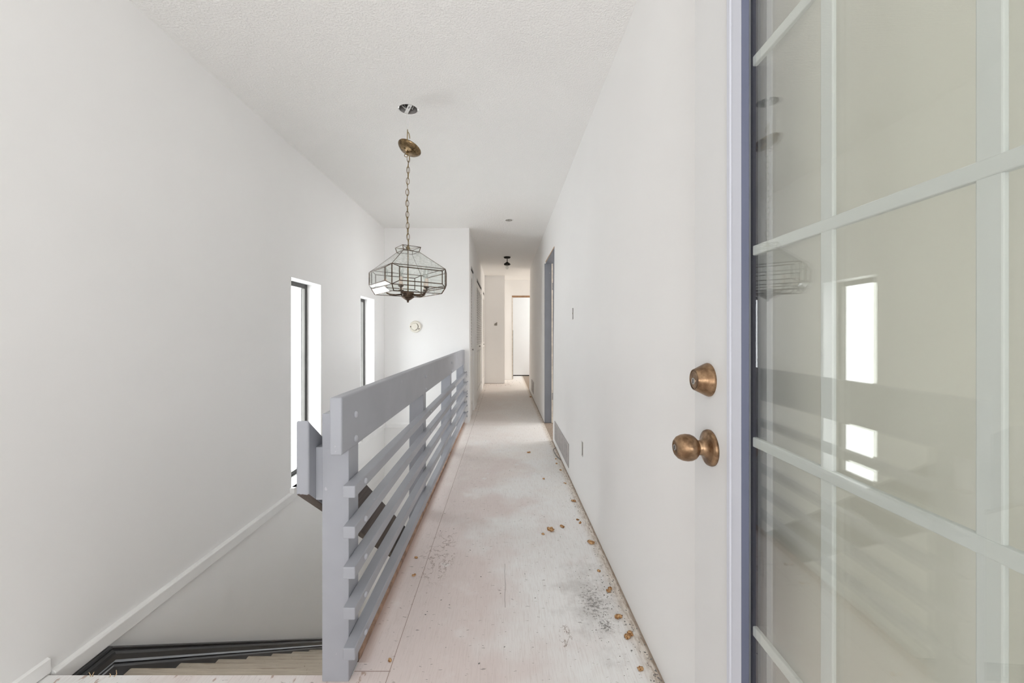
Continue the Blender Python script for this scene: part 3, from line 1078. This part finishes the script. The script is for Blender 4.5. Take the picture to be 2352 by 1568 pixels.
# junction box and strap in the ceiling hole
HX, HY = -0.583, 2.433
jb = empty('ceiling_box', (HX, HY, CEIL), 'open round junction box with a white strap in the ceiling above the chandelier', 'junction box')
jm = bmesh.new()
TJ = Matrix.Translation((HX, HY, CEIL))
lathe(jm, [(0.0555, 0.003), (0.0555, 0.075), (0, 0.075), (0, 0.072), (0.0535, 0.072), (0.0535, 0.003)], TJ, 36, cap=False)
obj('box_shell', jm, M['boxgrey'], jb)
sm = bmesh.new()
Ms = TJ @ Matrix.Rotation(math.radians(-62), 4, 'Z')
vs_ = box(sm, -0.054, 0.054, -0.011, 0.011, 0.004, 0.0065)
for v_ in vs_:
    v_.co = Ms @ v_.co
obj('strap', sm, M['wirewhite'], jb)
so = bmesh.new()
vs_ = box(so, 0.010, 0.030, -0.0035, 0.0035, 0.0025, 0.0042)
for v_ in vs_:
    v_.co = Ms @ v_.co
obj('strap_slot', so, M['dark'], jb)
wj = bmesh.new()
tube(wj, [(HX - 0.045, HY - 0.01, CEIL + 0.03), (HX - 0.025, HY + 0.015, CEIL + 0.018), (HX - 0.004, HY + 0.03, CEIL + 0.012), (HX + 0.012, HY + 0.026, CEIL + 0.03)], 0.0028, 6)
tube(wj, [(HX - 0.01, HY + 0.035, CEIL + 0.05), (HX + 0.02, HY + 0.02, CEIL + 0.014), (HX + 0.036, HY + 0.0, CEIL + 0.04)], 0.0024, 6)
tube(wj, [(HX + 0.012, HY - 0.03, CEIL + 0.01), (HX + 0.014, HY - 0.034, CEIL - 0.02)], 0.0013, 6)
obj('wires', wj, M['wirewhite'], jb, smooth=True)['label'] = 'white wires'

# ------------------------------------------------------------------ hall ceiling fittings
lx, ly = 0.06, 7.05
TL = Matrix.Translation((lx, ly, CEIL))
lamp = empty('ceiling_lamp', (lx, ly, CEIL), 'small black ceiling lamp holder with bare clear bulb at the hall end', 'ceiling lamp')
a_ = bmesh.new()
lathe(a_, [(0, 0), (0.060, 0), (0.060, -0.010), (0.050, -0.024), (0.020, -0.030), (0, -0.030)], TL, 32)
obj('canopy', a_, M['lampblack'], lamp, smooth=True)
a_ = bmesh.new()
tube(a_, [(lx, ly, CEIL - 0.028), (lx, ly, CEIL - 0.095)], 0.0065, 10)
obj('stem', a_, M['lampblack'], lamp)
a_ = bmesh.new()
lathe(a_, [(0.008, -0.088), (0.020, -0.092), (0.034, -0.108), (0.052, -0.116), (0.056, -0.124), (0.054, -0.142), (0.050, -0.142), (0.048, -0.125), (0, -0.118)], TL, 32)
obj('fitter', a_, M['lampblack'], lamp, smooth=True)
a_ = bmesh.new()
tube(a_, [(lx + 0.05, ly, CEIL - 0.134), (lx + 0.066, ly, CEIL - 0.134)], 0.003, 8)
obj('thumb_screw', a_, M['lampblack'], lamp)
a_ = bmesh.new()
lathe(a_, [(0.013, -0.118), (0.014, -0.145), (0.020, -0.158), (0.029, -0.178), (0.030, -0.192), (0.024, -0.208), (0.010, -0.217), (0, -0.218)], TL, 24)
obj('bulb', a_, M['bulbglass'], lamp, smooth=True)

px_, py_ = 0.0626, 4.77
pt = empty('ceiling_patch', (px_, py_, CEIL), 'grey round mesh cover set flush in the hall ceiling', 'ceiling cover')
a_ = bmesh.new()
lathe(a_, [(0, 0.001), (0.056, 0.001), (0.056, -0.003), (0.050, -0.0045), (0, -0.0045)], Matrix.Translation((px_, py_, CEIL)), 32)
obj('cover_plate', a_, M['trim'], pt)
a_ = bmesh.new()
for i in range(-4, 5):
    w = math.sqrt(max(0, 0.047 ** 2 - (i * 0.0105) ** 2))
    for j in range(-4, 5):
        x = j * 0.0105 + (0.004 if i % 2 else 0)
        if abs(x) + 0.003 < w:
            box(a_, px_ + x - 0.0034, px_ + x + 0.0034, py_ + i * 0.0105 - 0.0034, py_ + i * 0.0105 + 0.0034, CEIL - 0.0055, CEIL - 0.0044)
obj('vent_holes', a_, M['plasticdark'], pt)

# smoke alarm on the stairwell end wall
ax_, az_ = -1.137, 1.245
al = empty('smoke_alarm', (ax_, YE, az_), 'round cream smoke alarm on the stairwell end wall', 'smoke alarm')
TS = Matrix.Translation((ax_, YE, az_)) @ Matrix.Rotation(math.pi / 2, 4, 'X')
a_ = bmesh.new()
lathe(a_, [(0, 0), (0.074, 0), (0.076, 0.006), (0.074, 0.020), (0.068, 0.028), (0.060, 0.031), (0.050, 0.031), (0.049, 0.029), (0, 0.029)], TS, 48)
obj('alarm_base', a_, M['plastic'], al, smooth=True)
a_ = bmesh.new()
lathe(a_, [(0, 0.028), (0.043, 0.028), (0.043, 0.038), (0.040, 0.041), (0, 0.042)], Matrix.Translation((-0.006, 0, 0)) @ TS, 40)
obj('alarm_cap', a_, M['plastic'], al, smooth=False)
for ths in ((-20, -38), (172, 188)):
    a_ = bmesh.new()
    r0, r1 = (math.radians(v) for v in ths)
    ring_ = []
    for rad in (0.051, 0.063):
        for q in range(7):
            r = r0 + (r1 - r0) * q / 6
            ring_.append((rad, r))
    pts_ = ring_[:7] + ring_[7:][::-1]
    prism(a_, [(ax_ + rad * math.cos(r), YE - 0.0335, az_ + rad * math.sin(r)) for rad, r in pts_], (0, 0.003, 0))
    obj('vent_slot', a_, M['plasticdark'], al)
a_ = bmesh.new()
pts_ = [(0.0425, math.radians(-75 + i * 11)) for i in range(13)] + [(0.0475, math.radians(57 - i * 11)) for i in range(13)]
prism(a_, [(ax_ - 0.006 + rad * math.cos(r), YE - 0.0325, az_ + rad * math.sin(r)) for rad, r in pts_], (0, 0.003, 0))
obj('shadow_gap', a_, M['plasticdark'], al)
# thermostat on the wall at the hall end
tx_, tz_ = -0.19, 1.405
th = empty('thermostat', (tx_, YT, tz_), 'small thermostat base with grey corner on the wall at the hall end', 'thermostat')
obj('back_plate', bx(tx_ - 0.042, tx_ + 0.042, YT - 0.010, YT, tz_ - 0.060, tz_ + 0.060), M['trim'], th, bevel=0.002)
a_ = bmesh.new()
prism(a_, [(tx_ - 0.030, YT - 0.010, tz_ - 0.052), (tx_ + 0.038, YT - 0.010, tz_ - 0.052), (tx_ + 0.038, YT - 0.010, tz_ + 0.030), (tx_ - 0.030, YT - 0.010, tz_ - 0.012)], (0, -0.004, 0))
obj('cover_remnant', a_, M['thermo_grey'], th)


# ------------------------------------------------------------------ openings and registers on the right wall
def wall_box(name, hole, label, cat, mat, beige):
    y0, y1, z0, z1 = hole
    x = xr((z0 + z1) / 2)
    root = empty(name, (x, (y0 + y1) / 2, z0), label, cat)
    b = bmesh.new()
    d = 0.045
    box(b, x + 0.006, x + d, y0 + 0.001, y0 + 0.004, z0 + 0.001, z1 - 0.001)
    box(b, x + 0.006, x + d, y1 - 0.004, y1 - 0.001, z0 + 0.001, z1 - 0.001)
    box(b, x + 0.006, x + d, y0 + 0.004, y1 - 0.004, z0 + 0.001, z0 + 0.004)
    box(b, x + 0.006, x + d, y0 + 0.004, y1 - 0.004, z1 - 0.004, z1 - 0.001)
    box(b, x + d - 0.003, x + d, y0 + 0.004, y1 - 0.004, z0 + 0.004, z1 - 0.004)
    obj('metal_box', b, M['steel'], root)
    zc, yc = (z0 + z1) / 2, (y0 + y1) / 2
    hh = (z1 - z0) * 0.33
    dv = obj('device', bx(x + 0.009, x + 0.030, yc - 0.017, yc + 0.019, zc - hh, zc + hh), mat, root, bevel=0.003)
    yk = bmesh.new()
    box(yk, x + 0.007, x + 0.009, yc - 0.011, yc + 0.011, zc - (z1 - z0) * 0.47, zc + (z1 - z0) * 0.47)
    obj('yoke', yk, mat, root)
    if beige:
        for sgn in (-1, 1):
            zz = zc + sgn * hh * 0.5
            for ys in (-0.006, 0.006):
                obj('plug_slot', bx(x + 0.0082, x + 0.0092, yc + ys - 0.001, yc + ys + 0.001, zz - 0.005, zz + 0.005), M['dark'], dv)
    else:
        obj('toggle', bx(x - 0.004, x + 0.010, yc - 0.004, yc + 0.004, zc - 0.004, zc + 0.009), mat, dv, bevel=0.0015)
    return root


wall_box('switch_box', SWB, 'uncovered wall switch without plate beside the doorway', 'light switch', M['boxwhite'], False)
wall_box('outlet_box', OUTB, 'uncovered electrical outlet low on the wall beside the long grille', 'outlet', M['boxbeige'], True)


def register(name, y0, y1, z0, z1, label, ncol, nrow):
    x = xr((z0 + z1) / 2)
    root = empty(name, (x, (y0 + y1) / 2, z0), label, 'vent grille')
    b = bmesh.new()
    f = 0.014
    box(b, x - 0.006, x, y0, y1, z0, z0 + f)
    box(b, x - 0.006, x, y0, y1, z1 - f, z1)
    box(b, x - 0.006, x, y0, y0 + f, z0 + f, z1 - f)
    box(b, x - 0.006, x, y1 - f, y1, z0 + f, z1 - f)
    obj('grille_frame', b, M['graysteel'], root, bevel=0.001)
    obj('backing', bx(x - 0.0015, x - 0.0005, y0 + f, y1 - f, z0 + f, z1 - f), M['slot'], root)
    s = bmesh.new()
    wy = (y1 - y0 - 2 * f) / ncol
    for c in range(ncol):
        ya_ = y0 + f + wy * c
        box(s, x - 0.0055, x - 0.0015, ya_, ya_ + wy * 0.16, z0 + f, z1 - f)
        for r in range(nrow):
            zz = z0 + f + (z1 - z0 - 2 * f) * (r + 0.25) / nrow
            prism(s, [(x - 0.0045, ya_, zz), (x - 0.0055, ya_, zz + 0.0008), (x - 0.0018, ya_, zz + (z1 - z0) / nrow * 0.55), (x - 0.0012, ya_, zz + (z1 - z0) / nrow * 0.5)], (0, wy, 0))
    obj('slats', s, M['graysteel'], root)
    return root


register('return_grille', 3.235, 4.12, 0.060, 0.252, 'long grey return air grille low on the wall by the doorway', 8, 11)
register('floor_register', 7.02, 7.56, 0.09, 0.30, 'small grey vent grille low on the wall near the hall end', 3, 9)


# ------------------------------------------------------------------ closet doors
def leaf(parent, p0, p1, z0, z1, louver=True, knob=None):
    """one louvered leaf between plan points p0 and p1 (hall side is to the left of p0->p1 seen from above)"""
    p0, p1 = Vector((p0[0], p0[1], 0)), Vector((p1[0], p1[1], 0))
    d = (p1 - p0)
    L = d.length
    d.normalize()
    n = Vector((d.y, -d.x, 0))      # towards the hall
    th_ = 0.028

    def bb(bm, u0, u1, w0, w1, za, zb):
        pts = [p0 + d * u0 + n * w0, p0 + d * u1 + n * w0, p0 + d * u1 + n * w1, p0 + d * u0 + n * w1]
        prism(bm, [(q.x, q.y, za) for q in pts], (0, 0, zb - za))
    st_ = 0.05
    zm = 0.97
    b = bmesh.new()
    bb(b, 0, st_, -th_, 0, z0, z1)
    bb(b, L - st_, L, -th_, 0, z0, z1)
    bb(b, st_, L - st_, -th_, 0, z1 - 0.09, z1)
    bb(b, st_, L - st_, -th_, 0, zm - 0.10, zm)
    bb(b, st_, L - st_, -th_, 0, z0, z0 + 0.16)
    fo = obj('door_leaf', b, M['louver'], parent, bevel=0.002)
    b = bmesh.new()
    bb(b, st_, L - st_, -0.020, -0.012, z0 + 0.16, zm - 0.10)
    bb(b, st_ + 0.025, L - st_ - 0.025, -0.012, -0.004, z0 + 0.19, zm - 0.13)
    obj('raised_panel', b, M['louver'], fo, bevel=0.004)
    b = bmesh.new()
    nsl = 23
    for i in range(nsl):
        za = zm + (z1 - 0.09 - zm) * i / nsl
        pt_ = (z1 - 0.09 - zm) / nsl
        q = [(-0.016, za + pt_ * 0.78), (-0.012, za + pt_ * 0.84), (-0.001, za + pt_ * 0.30), (-0.005, za + pt_ * 0.24)]
        pts = [p0 + d * st_ + n * w + Vector((0, 0, z)) for w, z in q]
        prism(b, pts, d * (L - 2 * st_))
    obj('louver_slats', b, M['louver'], fo)
    if knob is not None:
        kb_ = bmesh.new()
        c = p0 + d * knob + Vector((0, 0, 0.93))
        mm = Matrix.Translation(c) @ n.to_track_quat('Z', 'Y').to_matrix().to_4x4()
        lathe(kb_, [(0.010, 0), (0.008, 0.005), (0.013, 0.010), (0.014, 0.014), (0.010, 0.018), (0, 0.019)], mm, 16)
        obj('knob', kb_, M['steel'], fo, smooth=True)
    return fo


def closet(hole, label, fold, n):
    y0, y1, z0, z1 = hole
    root = empty('closet_door', (XC - 0.02, (y0 + y1) / 2, 0.02), label, 'closet door', 'louvered closet doors along the hall', 'thing')
    zt = z1 - 0.055
    w = (y1 - y0 - 0.016) / n
    x = XC - 0.004
    for i in range(n):
        a = y0 + 0.008 + i * w
        bump2 = 0.0
        bump_ = fold if i == n - 1 else 0.0
        # leaves p0->p1 run with +y so the hall (+x) lies to the right: n = (dy, -dx)
        kk = None
        if n == 4:
            kk = w - 0.05 if i == 1 else (0.05 if i == 2 else None)
        elif n == 2 and i == 0:
            kk = w - 0.05
        elif n == 1:
            kk = 0.05
        leaf(root, (x + bump2, a + 0.0015), (x + bump_, a + w - 0.0015), 0.022, zt, True, kk)
    tk = bmesh.new()
    box(tk, XC - 0.045, XC - 0.015, y0 + 0.002, y1 - 0.002, z1 - 0.022, z1 - 0.001)
    obj('track', tk, M['dark'], root)
    return root


closet(C1, 'narrow louvered closet door next to the end of the railing', -0.05, 2)
closet(C2, 'wide louvered bifold closet door, middle one of the closet wall', 0.0, 4)
closet(C3, 'narrow louvered closet door beside the thermostat wall', 0.0, 2)


# ------------------------------------------------------------------ debris on the floor
def floor_pt(px, py):
    d = H * FPX / (py - 768)
    return (px - 1157) * d / FPX, d


def crumb(px, py, size, label, seed, flat=0.6, sx=1.0, sy=1.0, mat=None, name='foam_crumb'):
    x, y = floor_pt(px, py)
    x = min(x, 0.515)
    bm = bmesh.new()
    rg = random.Random(seed)
    nb = 2 + seed % 3
    for k in range(nb):
        c = Vector((rg.uniform(-0.45, 0.45), rg.uniform(-0.4, 0.4), 0)) * size
        start = len(bm.verts)
        r = size * rg.uniform(0.35, 0.55)
        bmesh.ops.create_icosphere(bm, subdivisions=3, radius=r, matrix=Matrix.Translation(c + Vector((0, 0, r * flat * 0.8))))
        bm.verts.ensure_lookup_table()
        for v in bm.verts[start:]:
            q = (v.co - c) / size
            nn = noise.fractal(q * 3.2 + Vector((seed, k, 0)), 1.0, 2.0, 3)
            v.co = c + (v.co - c) * (1 + 0.42 * nn)
            v.co.z *= flat
    zmin = min(v.co.z for v in bm.verts)
    for v in bm.verts:
        v.co = Vector((x + v.co.x * sx, y + v.co.y * sy, v.co.z - zmin - 0.0003))
    o = obj(name, bm, mat or M['foam'], None, smooth=True)
    tag(o, label, 'crumb', 'orange foam crumbs along the right wall')
    return o


def c6(a, b):
    return 1160 + a / 2.3475, 900 + b / 2.3475


def c8(a, b):
    return 1000 + a / 4.6125, 960 + b / 4.6125


CR = [
    (c6(735, 1500), 0.019, 'orange foam crumb by the wall, nearest one to the glass door'),
    (c6(665, 1318), 0.024, 'double orange foam crumb between the black scuff and the glass door'),
    (c6(612, 1218), 0.017, 'orange foam crumb beside the black scuff on the floor'),
    (c6(561, 1070), 0.021, 'plump orange foam crumb just beyond the black scuff'),
    (c6(509, 966), 0.014, 'small orange foam crumb between the plump crumb and the tall crumb'),
    (c6(460, 815), 0.024, 'tall pale orange foam crumb lying against the wall'),
    (c6(238, 743), 0.034, 'widest crumbled heap of orange foam, out in the middle of the hall'),
    (c6(310, 729), 0.018, 'brown foam crumb right of the widest crumbled heap'),
    (c6(205, 768), 0.012, 'small orange crumb left of the widest crumbled heap'),
    (c6(407, 707), 0.015, 'orange foam crumb by the wall level with the widest heap'),
    (c6(392, 690), 0.012, 'orange crumb just behind the one level with the widest heap'),
    (c6(370, 591), 0.019, 'dark rusty foam crumb alone by the wall, past the crumb row'),
    (c6(322, 493), 0.013, 'small tan crumb by the wall short of the grille end'),
    (c6(209, 470), 0.017, 'tan crumb out on the boards level with the near grille end'),
    (c6(300, 423), 0.014, 'dark brown crumb by the near end of the long grille'),
    (c6(281, 388), 0.018, 'split brown crumb under the middle of the long grille'),
    (c6(274, 362), 0.012, 'small orange crumb beside the cable scrap'),
    (c6(128, 328), 0.020, 'tan crumb in the middle of the hall before the doorway'),
    ((1219, 912), 0.030, 'brown crumb on the floor near the far small grille'),
    ((955, 1281), 0.013, 'pale tan crumb near the railing, farthest of the crumbs along it'),
    ((950, 1322), 0.011, 'small orange crumb near the middle of the railing'),
    ((893, 1517), 0.012, 'ochre crumb on the floor near the railing post'),
]
for i, (p, s, lab) in enumerate(CR):
    o = crumb(p[0], p[1], s, lab, i + 3)
    if i >= 19:
        o['group'] = 'foam crumbs along the railing'

# fine grit nobody could count
gr = bmesh.new()
rg = random.Random(11)


def grit(x, y, s):
    bmesh.ops.create_icosphere(gr, subdivisions=1, radius=s, matrix=Matrix.Translation((x, y, s * 0.4)) @ Matrix.Rotation(rg.uniform(0, 6), 4, 'Z') @ Matrix.Diagonal((rg.uniform(0.6, 1.8), rg.uniform(0.6, 1.3), 0.6, 1)))


for i in range(420):
    y = 1.3 + rg.random() ** 1.6 * 6.6
    x = 0.522 - rg.expovariate(28)
    if x > -0.3 and not (4.25 < y < 5.2 and x > 0.50):
        grit(x, y, rg.uniform(0.0010, 0.0030))
for i in range(110):
    grit(rg.uniform(0.34, 0.50), rg.gauss(1.68, 0.13), rg.uniform(0.0008, 0.0024))
for i in range(140):
    grit(rg.uniform(-0.42, 0.50), rg.uniform(1.35, 8.8), rg.uniform(0.0010, 0.0030))
for i in range(60):
    grit(rg.uniform(-0.35, 0.4), rg.uniform(8.8, 9.9), rg.uniform(0.002, 0.006))
for i in range(40):
    grit(-0.43 + rg.expovariate(20), rg.uniform(5.2, 9.2), rg.uniform(0.002, 0.005))
g_ = obj('grit', gr, M['cord'], None)
tag(g_, 'fine dark grit scattered over the bare hall floor', 'grit', kind='stuff')

# scrap of cable by the grille
def c4(a, b):
    return floor_pt(1220 + a / 5.225, 940 + b / 5.225)


cb = bmesh.new()
pl = [c4(298, 463), c4(275, 475), c4(266, 492), c4(280, 525), c4(298, 556), c4(320, 580), c4(352, 608)]
tube(cb, [(x, y, 0.0045) for x, y in pl], [0.003, 0.003, 0.003, 0.0032, 0.0045, 0.005, 0.004], 8)
tag(obj('cable_scrap', cb, M['cord'], None, smooth=True), 'bent scrap of grey cable on the floor under the long grille', 'cable')

# straw bits caught on the stair head
for pts, lab in (([(208, 1553), (207, 1548), (204, 1543)], 'leftmost short bent straw bit standing at the stair head'),
                 ([(213, 1553), (213, 1549), (216, 1543)], 'short straw bit just right of the leftmost at the stair head'),
                 ([(253, 1553), (254, 1549), (252, 1546)], 'stubby straw bit in the middle of the stair head row'),
                 ([(262, 1553), (268, 1548), (267, 1538)], 'longest curled straw bit, rightmost at the stair head')):
    b = bmesh.new()
    D = 1.330
    tube(b, [((px - 1157) * D / FPX, D, max(0.0012, H + (768 - py) * D / FPX)) for px, py in pts], [0.0014, 0.0012, 0.0008], 6)
    tag(obj('straw_bit', b, M['straw'], None, smooth=True), lab, 'straw', 'straw bits at the stair head')
